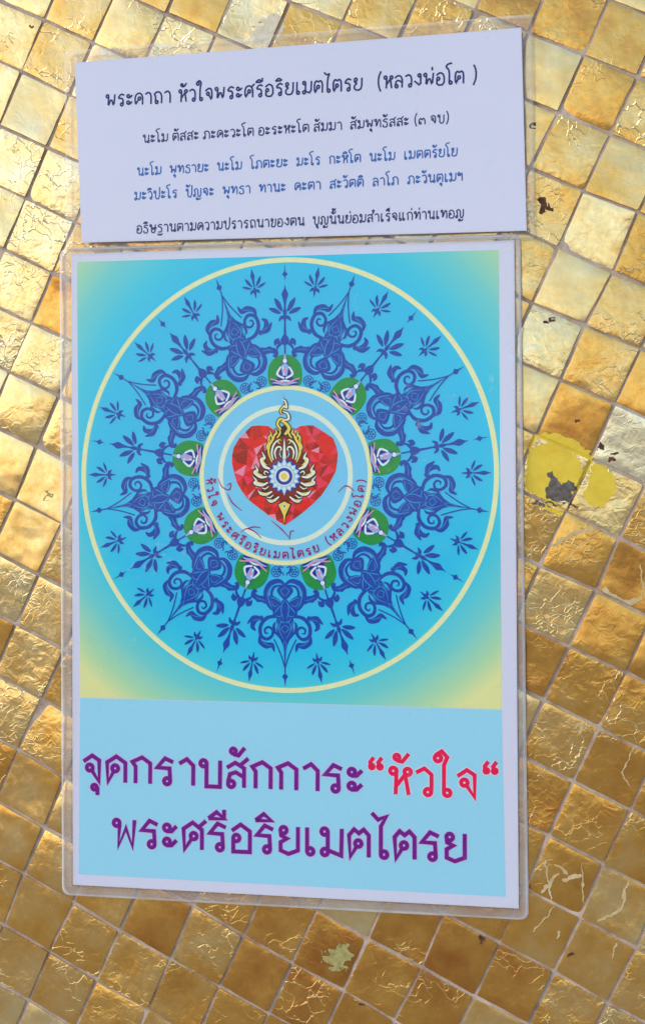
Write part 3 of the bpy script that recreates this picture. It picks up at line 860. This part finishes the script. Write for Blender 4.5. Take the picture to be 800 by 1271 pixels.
def medallion(a):
    ly = L0 + .00009
    def c(pts): return [(x / 1252, (1268 - y) / 1252) for x, y in pts]
    f0 = rot(a)
    fill(f0, c([(0, 566), (50, 578), (92, 620), (104, 680), (94, 740), (60, 746), (0, 750), (-60, 746), (-94, 740), (-104, 680), (-92, 620), (-50, 578)]), ly)
    med = SP.build('leaf_medallion', LEAFG, panel)
    l1, l2, l3 = ly + .00006, ly + .00013, ly + .0002
    # the seated figure drawn in it: blue line work under pale limbs
    SP.poly([f0(*p) for p in c([(-12, 616), (12, 616), (32, 630), (54, 684), (44, 704), (88, 722), (74, 746), (-74, 746), (-88, 722), (-44, 704), (-54, 684), (-32, 630)])], l1, mi=1)
    SP.disc(f0, 0, (1268 - 602) / 1252, .0150, l1, 20, mi=1)
    SP.disc(f0, 0, (1268 - 603) / 1252, .0104, l2, 20)
    SP.poly([f0(*p) for p in c([(0, 546), (5, 574), (9, 590), (-9, 590), (-5, 574)])], l2, mi=3)
    bb(f0, c([(0, 538), (0, 562)]), [.002, .003], l2, mi=1)
    SP.poly([f0(*p) for p in c([(-7, 618), (7, 618), (24, 632), (13, 690), (-13, 690), (-24, 632)])], l2, mi=3)
    fill(f0, c([(-4, 640), (9, 654), (5, 678), (-8, 664)]), l3, mi=2)
    bb(f0, c([(-14, 634), (-4, 660), (-8, 686)]), [.002, .004, .002], l3)
    bb(f0, c([(-80, 730), (-40, 730), (0, 738), (40, 730), (80, 730)]), [.001, .006, .008, .006, .001], l2, mi=3)
    bb(f0, c([(-40, 724), (0, 718), (40, 724)]), [.002, .005, .002], l2)
    def half(f):
        bb(f, c([(24, 636), (46, 680), (4, 704)]), [.004, .0055, .004], l2)
        bb(f, c([(0, 738), (44, 720), (90, 704)]), [.002, .004, .002], l3, mi=2)
    sym(half, a)
    SP.build('seated_figure', [WHT, FBLUE, PINK, FPALE], panel)

for k in range(9):
    a = RAD(40 * k)
    fleuron(a); medallion(a); big(a + RAD(20))
    sprig(a - RAD(9.6)); sprig(a + RAD(9.6))

# ---- red faceted heart
def H(x, y):                     # point in an enlargement of the photograph
    return px(280 + x / 5.333, 480 + y / 5.333)
outl = [(180,262),(235,258),(290,262),(330,290),(395,335),(455,290),(500,262),(545,257),(590,258),(655,300),(715,340),(738,395),(748,440),(744,500),(735,560),(690,645),(640,720),(580,780),(520,830),(455,880),(400,916),(345,885),(290,850),(225,800),(160,750),(118,695),(85,640),(64,570),(50,500),(52,455),(62,405),(100,340),(140,300)]
pts = [Vector(H(*p)) for p in outl]
rh = random.Random(8)
nb = len(pts)
def inside(x, y):
    c_ = False
    for i in range(nb):
        (x1, y1), (x2, y2) = outl[i], outl[i - 1]
        if (y1 > y) != (y2 > y) and x < (x2 - x1) * (y - y1) / (y2 - y1) + x1: c_ = not c_
    return c_
ip = []
while len(ip) < 120:
    x, y = rh.uniform(60, 740), rh.uniform(265, 905)
    if inside(x, y) and all((x - a) ** 2 + (y - b_) ** 2 > 30 ** 2 for a, b_ in ip + outl): ip.append((x, y))
    elif rh.random() < 0.002: break
allp = pts + [Vector(H(*p)) for p in ip]
vo, _, fo, *_ = geometry.delaunay_2d_cdt(allp, [(i, (i + 1) % nb) for i in range(nb)], [list(range(nb))], 1, 1e-7)
REDS = [ink_mat('ruby_red', (210, 24, 52), .1), ink_mat('ruby_deep', (186, 16, 42), .1), ink_mat('ruby_bright', (228, 62, 92), .1), ink_mat('ruby_pink', (238, 136, 166), .1), ink_mat('ruby_dark', (150, 12, 34), .1)]
s = SP._add([tuple(p) for p in vo], L0 + .00012)
for f in fo:
    cx = sum(vo[i].x for i in f) / 3
    left = 0.5 - (cx - MCX) / (0.2 * MRX) * 0.5
    r = rh.random()
    a_, b__, c__ = (vo[i] for i in f[:3])
    if abs((b__ - a_).cross(c__ - a_)) > 2.2e-5 and r < .12: r = .6
    mi = 3 if r < 0.07 + 0.34 * max(0, left - .45) else 2 if r < 0.34 else 1 if r < 0.56 else 4 if r < 0.66 else 0
    a_, b__, c__ = (vo[i] for i in f[:3])
    area = (b__ - a_).cross(c__ - a_)
    SP.f.append(tuple(s + i for i in (f if area > 0 else f[::-1]))); SP.mi.append(mi)
SP.build('ruby_heart', REDS, panel)

# ---- crest over the heart
GOLD = ink_mat('crest_gold', (222, 200, 96)); IVORY = ink_mat('crest_ivory', (226, 222, 214)); CDARK = ink_mat('crest_outline', (62, 18, 38)); CBACK = ink_mat('crest_ground', (132, 16, 42)); CBLUE = ink_mat('crest_blue', (36, 66, 165)); PALEB = ink_mat('crest_pale_blue', (150, 200, 238))
l1, l2, l3, l4, l5 = (L0 + .00018 + k * .00006 for k in range(5))
k5 = px(281, 480)[0] - px(280, 480)[0]
def wpx(w): return [v * 0.82 * k5 / 5.333 for v in w]
CXc = 397
def flame(pts, w, mi, out=9, layer=l2):
    for sgn in (1, -1):
        q = [H(CXc + sgn * (x - CXc), y) for x, y in pts]
        SP.brush(q, [v + out * k5 / 5.333 for v in wpx(w)], l1, True, 5, mi=2)
        SP.brush(q, wpx(w), layer, True, 5, mi=mi)
# dark ground behind the crest
SP.poly([H(*v) for v in catmull([(397, 330), (470, 350), (520, 420), (560, 520), (560, 640), (520, 700), (450, 740), (397, 790), (344, 740), (274, 700), (234, 640), (234, 520), (274, 420), (324, 350)], 5, True)], L0 + .00015, mi=5)
# side flames (white with gold hearts), traced on the right half
for p, w in (([(490, 545), (528, 528), (546, 486), (528, 470), (546, 430)], [5, 12, 15, 9, 1]),
             ([(512, 596), (552, 598), (590, 568), (574, 552), (594, 514)], [5, 11, 14, 8, 1]),
             ([(505, 634), (545, 652), (590, 638), (582, 620), (608, 592)], [5, 10, 13, 7, 1]),
             ([(478, 694), (516, 712), (552, 708), (572, 684)], [5, 11, 9, 1]),
             ([(432, 728), (462, 752), (490, 760), (514, 742)], [5, 10, 8, 1]),
             ([(500, 572), (520, 560), (530, 572), (520, 584)], [3, 5, 4, 1]),
             ([(500, 660), (524, 676), (548, 668)], [3, 5, 1]),
             ([(470, 716), (492, 734), (516, 728)], [3, 5, 1])):
    flame(p, w, 1, 7)
for p in ([(512, 520), (534, 500), (534, 474)], [(540, 586), (570, 576), (578, 556)], [(532, 640), (566, 636), (584, 622)], [(504, 704), (534, 706), (556, 694)], [(456, 746), (480, 752), (498, 746)]):
    flame(p, [2, 6, 1], 0, -20, l3)
# crown: gold flames outside, pale scrolls inside
for p, w, mi in (([(478, 500), (500, 440), (496, 390), (474, 350), (484, 318)], [4, 8, 9, 8, 1], 0),
             ([(500, 430), (512, 400), (500, 372), (508, 346)], [3, 7, 6, 1], 0),
             ([(488, 362), (500, 338), (484, 316), (494, 292)], [3, 7, 6, 1], 0),
             ([(470, 352), (462, 322), (448, 306), (460, 276)], [4, 8, 7, 1], 0),
             ([(446, 340), (432, 322), (424, 300), (436, 282)], [4, 7, 6, 1], 0),
             ([(470, 486), (480, 440), (470, 392), (446, 360), (424, 352)], [4, 7, 7, 6, 2], 1),
             ([(452, 478), (460, 436), (446, 404), (424, 400), (418, 418), (430, 428)], [3, 7, 7, 6, 5, 1], 1),
             ([(424, 380), (438, 366), (430, 350), (416, 360)], [2, 5, 5, 1], 0),
             ([(416, 470), (428, 446), (420, 432)], [3, 5, 1], 4)):
    flame(p, w, mi, 6)
# spire
for p, w in (([(397, 480), (397, 410), (397, 345)], [14, 9, 1]),):
    q = [H(*v) for v in p]
    SP.brush(q, [v + 5 * k5 / 5.333 for v in wpx(w)], l1, True, 5, mi=2); SP.brush(q, wpx(w), l2, True, 5, mi=1)
for p, w, mi in (([(400, 318), (428, 280), (408, 246), (372, 228)], [9, 13, 11, 2], 0), ([(375, 285), (352, 250), (370, 215), (410, 225)], [6, 9, 9, 3], 0),
                 ([(385, 225), (425, 215), (418, 180), (385, 165)], [6, 9, 8, 2], 1), ([(380, 185), (372, 160), (395, 130), (412, 140)], [4, 6, 7, 2], 0),
                 ([(390, 130), (412, 140), (404, 100), (388, 85)], [3, 7, 7, 2], 1), ([(390, 100), (384, 75), (390, 40)], [6, 5, 1], 4)):
    q = [H(*v) for v in p]
    SP.brush(q, [v + (6 if mi != 4 else 0) * k5 / 5.333 for v in wpx(w)], l1, True, 6, mi=2); SP.brush(q, wpx(w), l2, True, 6, mi=mi)
SP.poly([H(*v) for v in catmull([(397, 255), (440, 300), (455, 345), (397, 330), (340, 345), (352, 300)], 5, True)], l1 - .00003, mi=2)
# pendant
SP.poly([H(*v) for v in [(397, 750), (446, 775), (430, 820), (410, 860), (398, 920), (386, 860), (366, 820), (350, 775)]], l1, mi=2)
SP.poly([H(*v) for v in [(397, 760), (436, 780), (420, 815), (404, 850), (397, 905), (390, 850), (374, 815), (358, 780)]], l2, mi=0)
SP.poly([H(*v) for v in [(397, 770), (412, 790), (397, 812), (382, 790)]], l3, mi=1)
SP.poly([H(*v) for v in [(397, 780), (404, 790), (397, 801), (390, 790)]], l4, mi=3)
# the round flower
SP.poly([H(397 + 106 * math.cos(t * math.pi / 30), 594 + 108 * math.sin(t * math.pi / 30)) for t in range(60)], l3, mi=3)
for k in range(16):
    t = 2 * math.pi * k / 16 + math.pi / 2
    rr = 122 if k in (0, 8) else 100
    ca, sa = math.cos(t), math.sin(t)
    def pt_(r, s): return H(397 + ca * r - sa * s, 594 + sa * r + ca * s)
    SP.poly([pt_(62, -13), pt_(84, -17), pt_(rr + 6, 0), pt_(84, 17), pt_(62, 13)], l4, mi=4)
    SP.poly([pt_(72, -7), pt_(84, -9), pt_(rr - 6, 0), pt_(84, 9), pt_(72, 7)], l4 + .00005, mi=1)
for r, mi in ((70, 4), (62, 1), (55, 3), (35, 1), (22, 0)):
    l5 += .00005
    SP.poly([H(397 + r * math.cos(t * math.pi / 30), 594 + r * 1.03 * math.sin(t * math.pi / 30)) for t in range(60)], l5, mi=mi)
SP.build('heart_crest', [GOLD, IVORY, CDARK, CBLUE, PALEB, CBACK], panel)

# ---- writing along the ring
MAG = ink_mat('ring_writing', (146, 50, 112))
t = 'หัวใจ พระศรีอริยเมตไตรย (หลวงพ่อโต)'
_, W = layout(t, .36, .9)
TH0, TH1, RB, HT = RAD(182), RAD(357), .388, .032
def arc(x, y):
    th = TH0 + (TH1 - TH0) * x / W
    r = RB - HT * y
    return M(r * math.cos(th), r * math.sin(th))
write(SP, t, arc, .085, L0 + .00012, True, .36, .9)
for p in ([(272.5, 594), (277, 604), (286, 608), (288, 600), (283, 603)], [(284, 612), (290, 624), (302, 634)], [(338, 646), (350, 656), (361, 668)], [(361, 670), (362, 660), (367, 659)],
          [(300, 661), (308, 656), (318, 660), (326, 668)], [(306, 657), (316, 654), (325, 655)], [(421, 611), (428, 604), (434, 604), (441, 610)]):
    SP.brush([px(*q) for q in p], [.00012, .00034, .00016], L0 + .00012, True, 5)
SP.build('ring_lettering', MAG, panel)

# ---- the two caption lines
PURP = ink_mat('purple_ink', (114, 46, 140)); PURPE = ink_mat('purple_fringe', (206, 166, 216)); REDI = ink_mat('red_ink', (220, 52, 92)); REDE = ink_mat('red_fringe', (240, 214, 230))
def caption(t, a, b_, h_, main, edge, gap, hw=.075):
    f = on_line(a, b_, t, h_, gap, .5)
    write(SP, t, f, hw + .026, .00007, False, gap, .5, mi=1)
    write(SP, t, f, hw, .00014, False, gap, .5, mi=0)
    SP.build('lettering', [main, edge], cap)['label'] = 'red lettering with a pale edge' if main is REDI else 'purple lettering with a pale edge'
caption('จุดกราบสักการะ', (106, 968.5), (453, 983.5), 33, PURP, PURPE, .17)
caption('“หัวใจ“', (458, 983.5), (621, 990), 33, REDI, REDE, .17)
caption('พระศรีอริยเมตไตรย', (143, 1049), (580, 1068.5), 34, PURP, PURPE, .17)

film(SP, poster, [(76, 309), (646, 291), (656, 1141.5), (79, 1110)], PP, 0.00100, 0.0045, 0.34)

# ------------------------------------------------------------------ paint, glue, bare spots and painted glare on the tiles
def tile_y(X, Z, lift):
    """height of the tile face at a point of the wall, None in the joints"""
    i, j = cell(X, Z)
    for key in ((math.floor(i), math.floor(j)), (round(i), round(j)), (round(i) - 1, round(j) - 1)):
        if key not in TILE: continue
        ctr, c, h0, tx, ty, bow = TILE[key]
        p = Vector((X, Z))
        if all((c[(k + 1) % 4] - c[k]).cross(p - c[k]) <= 0 for k in range(4)) or all((c[(k + 1) % 4] - c[k]).cross(p - c[k]) >= 0 for k in range(4)):
            q = p - ctr
            return -(h0 + tx * q.x + ty * q.y + max(0, bow)) - lift
    return None
def stain(name, mat, polys, lift=0.00008, step=0.00028, rough=0.0016, joints=False):
    """thin layer over the tiles inside wavy outlines measured in the photograph"""
    v, f, idx, done = [], [], {}, set()
    for P_ in polys:
        P_ = [px(*q) for q in P_]
        xs, zs = [p[0] for p in P_], [p[1] for p in P_]
        def hit(x, z):
            x += rough * mnoise.noise((x * 420, z * 420, 2.2)); z += rough * mnoise.noise((x * 420, z * 420, 9.4))
            r = False
            for k in range(len(P_)):
                (x1, z1), (x2, z2) = P_[k], P_[k - 1]
                if (z1 > z) != (z2 > z) and x < (x2 - x1) * (z - z1) / (z2 - z1) + x1: r = not r
            return r
        i0, i1, j0, j1 = int(min(xs) / step) - 2, int(max(xs) / step) + 2, int(min(zs) / step) - 2, int(max(zs) / step) + 2
        for i in range(i0, i1):
            for j in range(j0, j1):
                q = [(i, j), (i + 1, j), (i + 1, j + 1), (i, j + 1)]
                if not hit((i + .5) * step, (j + .5) * step): continue
                ids = []
                for a in q:
                    if a not in idx:
                        X, Z = a[0] * step, a[1] * step
                        y = tile_y(X, Z, lift)
                        if y is None:
                            if not joints: break
                            y = 0.0006 - lift
                        idx[a] = len(v); v.append((X, y, Z + WB))
                    ids.append(idx[a])
                if len(ids) == 4 and tuple(ids) not in done: f.append(tuple(ids)); done.add(tuple(ids))
    me = bpy.data.meshes.new(name); me.from_pydata(v, [], f); me.materials.append(mat); me.update()
    me.polygons.foreach_set('use_smooth', [True] * len(f))
    o = bpy.data.objects.new(name, me); COL.objects.link(o); o.parent = wall
    return o
def rough_mat(name, c0, c1, rgh, scale=160.0, bump=0.0004):
    m, nt, b = new_mat(name)
    tc = node(nt, 'TexCoord')
    nz = node(nt, 'TexNoise', Scale=scale, Detail=6.0, Roughness=0.65); nt.links.new(tc.outputs['Object'], nz.inputs['Vector'])
    cr = node(nt, 'ValToRGB'); cr.color_ramp.elements[0].position = .35; cr.color_ramp.elements[1].position = .65
    cr.color_ramp.elements[0].color, cr.color_ramp.elements[1].color = (*c0, 1), (*c1, 1)
    nt.links.new(nz.outputs[0], cr.inputs[0]); nt.links.new(cr.outputs[0], b.inputs['Base Color'])
    bp = node(nt, 'Bump', Strength=0.6, Distance=bump); nt.links.new(nz.outputs[0], bp.inputs['Height']); nt.links.new(bp.outputs[0], b.inputs['Normal'])
    b.inputs['Roughness'].default_value = rgh
    return m
YEL = rough_mat('yellow_paint', (0.80, 0.53, 0.025), (0.90, 0.67, 0.05), 0.5, 120)
GREY = rough_mat('bare_grey', (0.06, 0.05, 0.045), (0.21, 0.18, 0.155), 0.8, 260)
RESI = rough_mat('glue_residue', (0.58, 0.40, 0.17), (0.74, 0.57, 0.31), 0.5, 240)
RUST = rough_mat('rust_brown', (0.05, 0.02, 0.012), (0.16, 0.06, 0.03), 0.8, 400)
OLIVE = rough_mat('olive_growth', (0.32, 0.27, 0.07), (0.52, 0.45, 0.18), 0.7, 420)
PALE = rough_mat('glare_and_pale_mark', (0.70, 0.60, 0.40), (0.82, 0.75, 0.56), 0.55, 300)
circ = lambda x, y, rx, ry, n=18: [(x + rx * math.cos(2 * math.pi * k / n), y + ry * math.sin(2 * math.pi * k / n)) for k in range(n)]
stain('yellow_paint_patch', YEL, [[(660, 546), (672, 538), (690, 536), (716, 546), (730, 560), (736, 570), (730, 582), (716, 604), (706, 626), (690, 628), (664, 614), (652, 608), (653, 572)], [(735, 574), (750, 578), (762, 592), (764, 610), (754, 626), (738, 630), (722, 622), (728, 600)], [(676, 625), (706, 626), (694, 641), (680, 634)]], 0.00006, joints=True)
stain('bare_spot', GREY, [[(678, 588), (684, 586), (690, 594), (697, 600), (706, 598), (714, 603), (711, 612), (708, 624), (692, 622), (678, 618), (675, 606), (680, 600)], [(661, 620), (672, 624), (690, 626), (716, 625), (718, 628), (690, 630), (664, 626)]], 0.00014, rough=0.0022, joints=True)
def worm(pts, w): # outline of a smear along a line
    p = [Vector(q) for q in catmull(pts, 6)]
    Lf, Rt = [], []
    for i in range(len(p)):
        d = (p[min(i + 1, len(p) - 1)] - p[max(i - 1, 0)]).normalized()
        k = w * 0.72 * (0.55 + 0.45 * math.sin(math.pi * (i + .6) / (len(p) + .2)))
        Lf.append(tuple(p[i] + Vector((-d.y, d.x)) * k)); Rt.append(tuple(p[i] - Vector((-d.y, d.x)) * k))
    return Lf + Rt[::-1]
stain('glue_residue', RESI, [worm(q, w) for q, w in (
    ([(684, 677), (700, 668), (716, 661), (736, 657)], 3.6), ([(748, 730), (764, 742), (780, 748), (797, 742)], 4.5), ([(795, 742), (797, 728), (793, 700)], 1.8),
    ([(711, 905), (717, 900), (722, 902), (719, 911)], 2.6), ([(697, 1093), (710, 1089), (721, 1085)], 4.0), ([(672, 1108), (678, 1100), (692, 1085)], 3.0),
    ([(676, 1066), (679, 1085), (684, 1118)], 1.6), ([(723, 1070), (722, 1095), (724, 1125)], 1.2), ([(779, 1093), (774, 1108), (774, 1122), (760, 1134), (742, 1144)], 2.6),
    ([(687, 1072), (698, 1078), (704, 1086)], 2.6), ([(760, 1190), (764, 1170)], 1.2), ([(660, 1155), (676, 1140), (690, 1120)], 1.4), ([(690, 1165), (694, 1155)], 1.8), ([(785, 925), (779, 944), (772, 960), (782, 975)], 1.6))], 0.0002, 0.00026, 0.001)
stain('dark_debris', RUST, [circ(672, 256, 5, 10), circ(681, 258, 4, 7), circ(660.5, 156, 3, 3), circ(717, 523, 4, 3), circ(678, 402, 3, 3), circ(685, 398, 3, 3), circ(762, 562, 4, 2.4), circ(759, 570, 3.5, 2), circ(598, 1166, 3, 7),
    circ(39, 35, 1.8, 4.5), circ(708, 1186, 3, 3), circ(449, 1247, 3, 3), circ(744, 554, 4, 4), circ(445, 1103, 3, 3)], 0.0002, 0.00024, 0.0024)
stain('olive_growth', OLIVE, [[(398, 1185), (408, 1180), (420, 1172), (434, 1178), (438, 1190), (430, 1202), (414, 1206), (402, 1198)], circ(60, 615, 5, 5)], 0.00012, 0.00028, 0.005)
stain('glare_and_pale_mark', PALE, [[(330, 22), (352, 12), (352, 30), (345, 44), (332, 52), (318, 48), (312, 38)], [(660, 345), (668, 348), (663, 352)]], 0.00006, 0.00028, 0.005)  # whitish glare painted on a top tile, plus one small pale mark
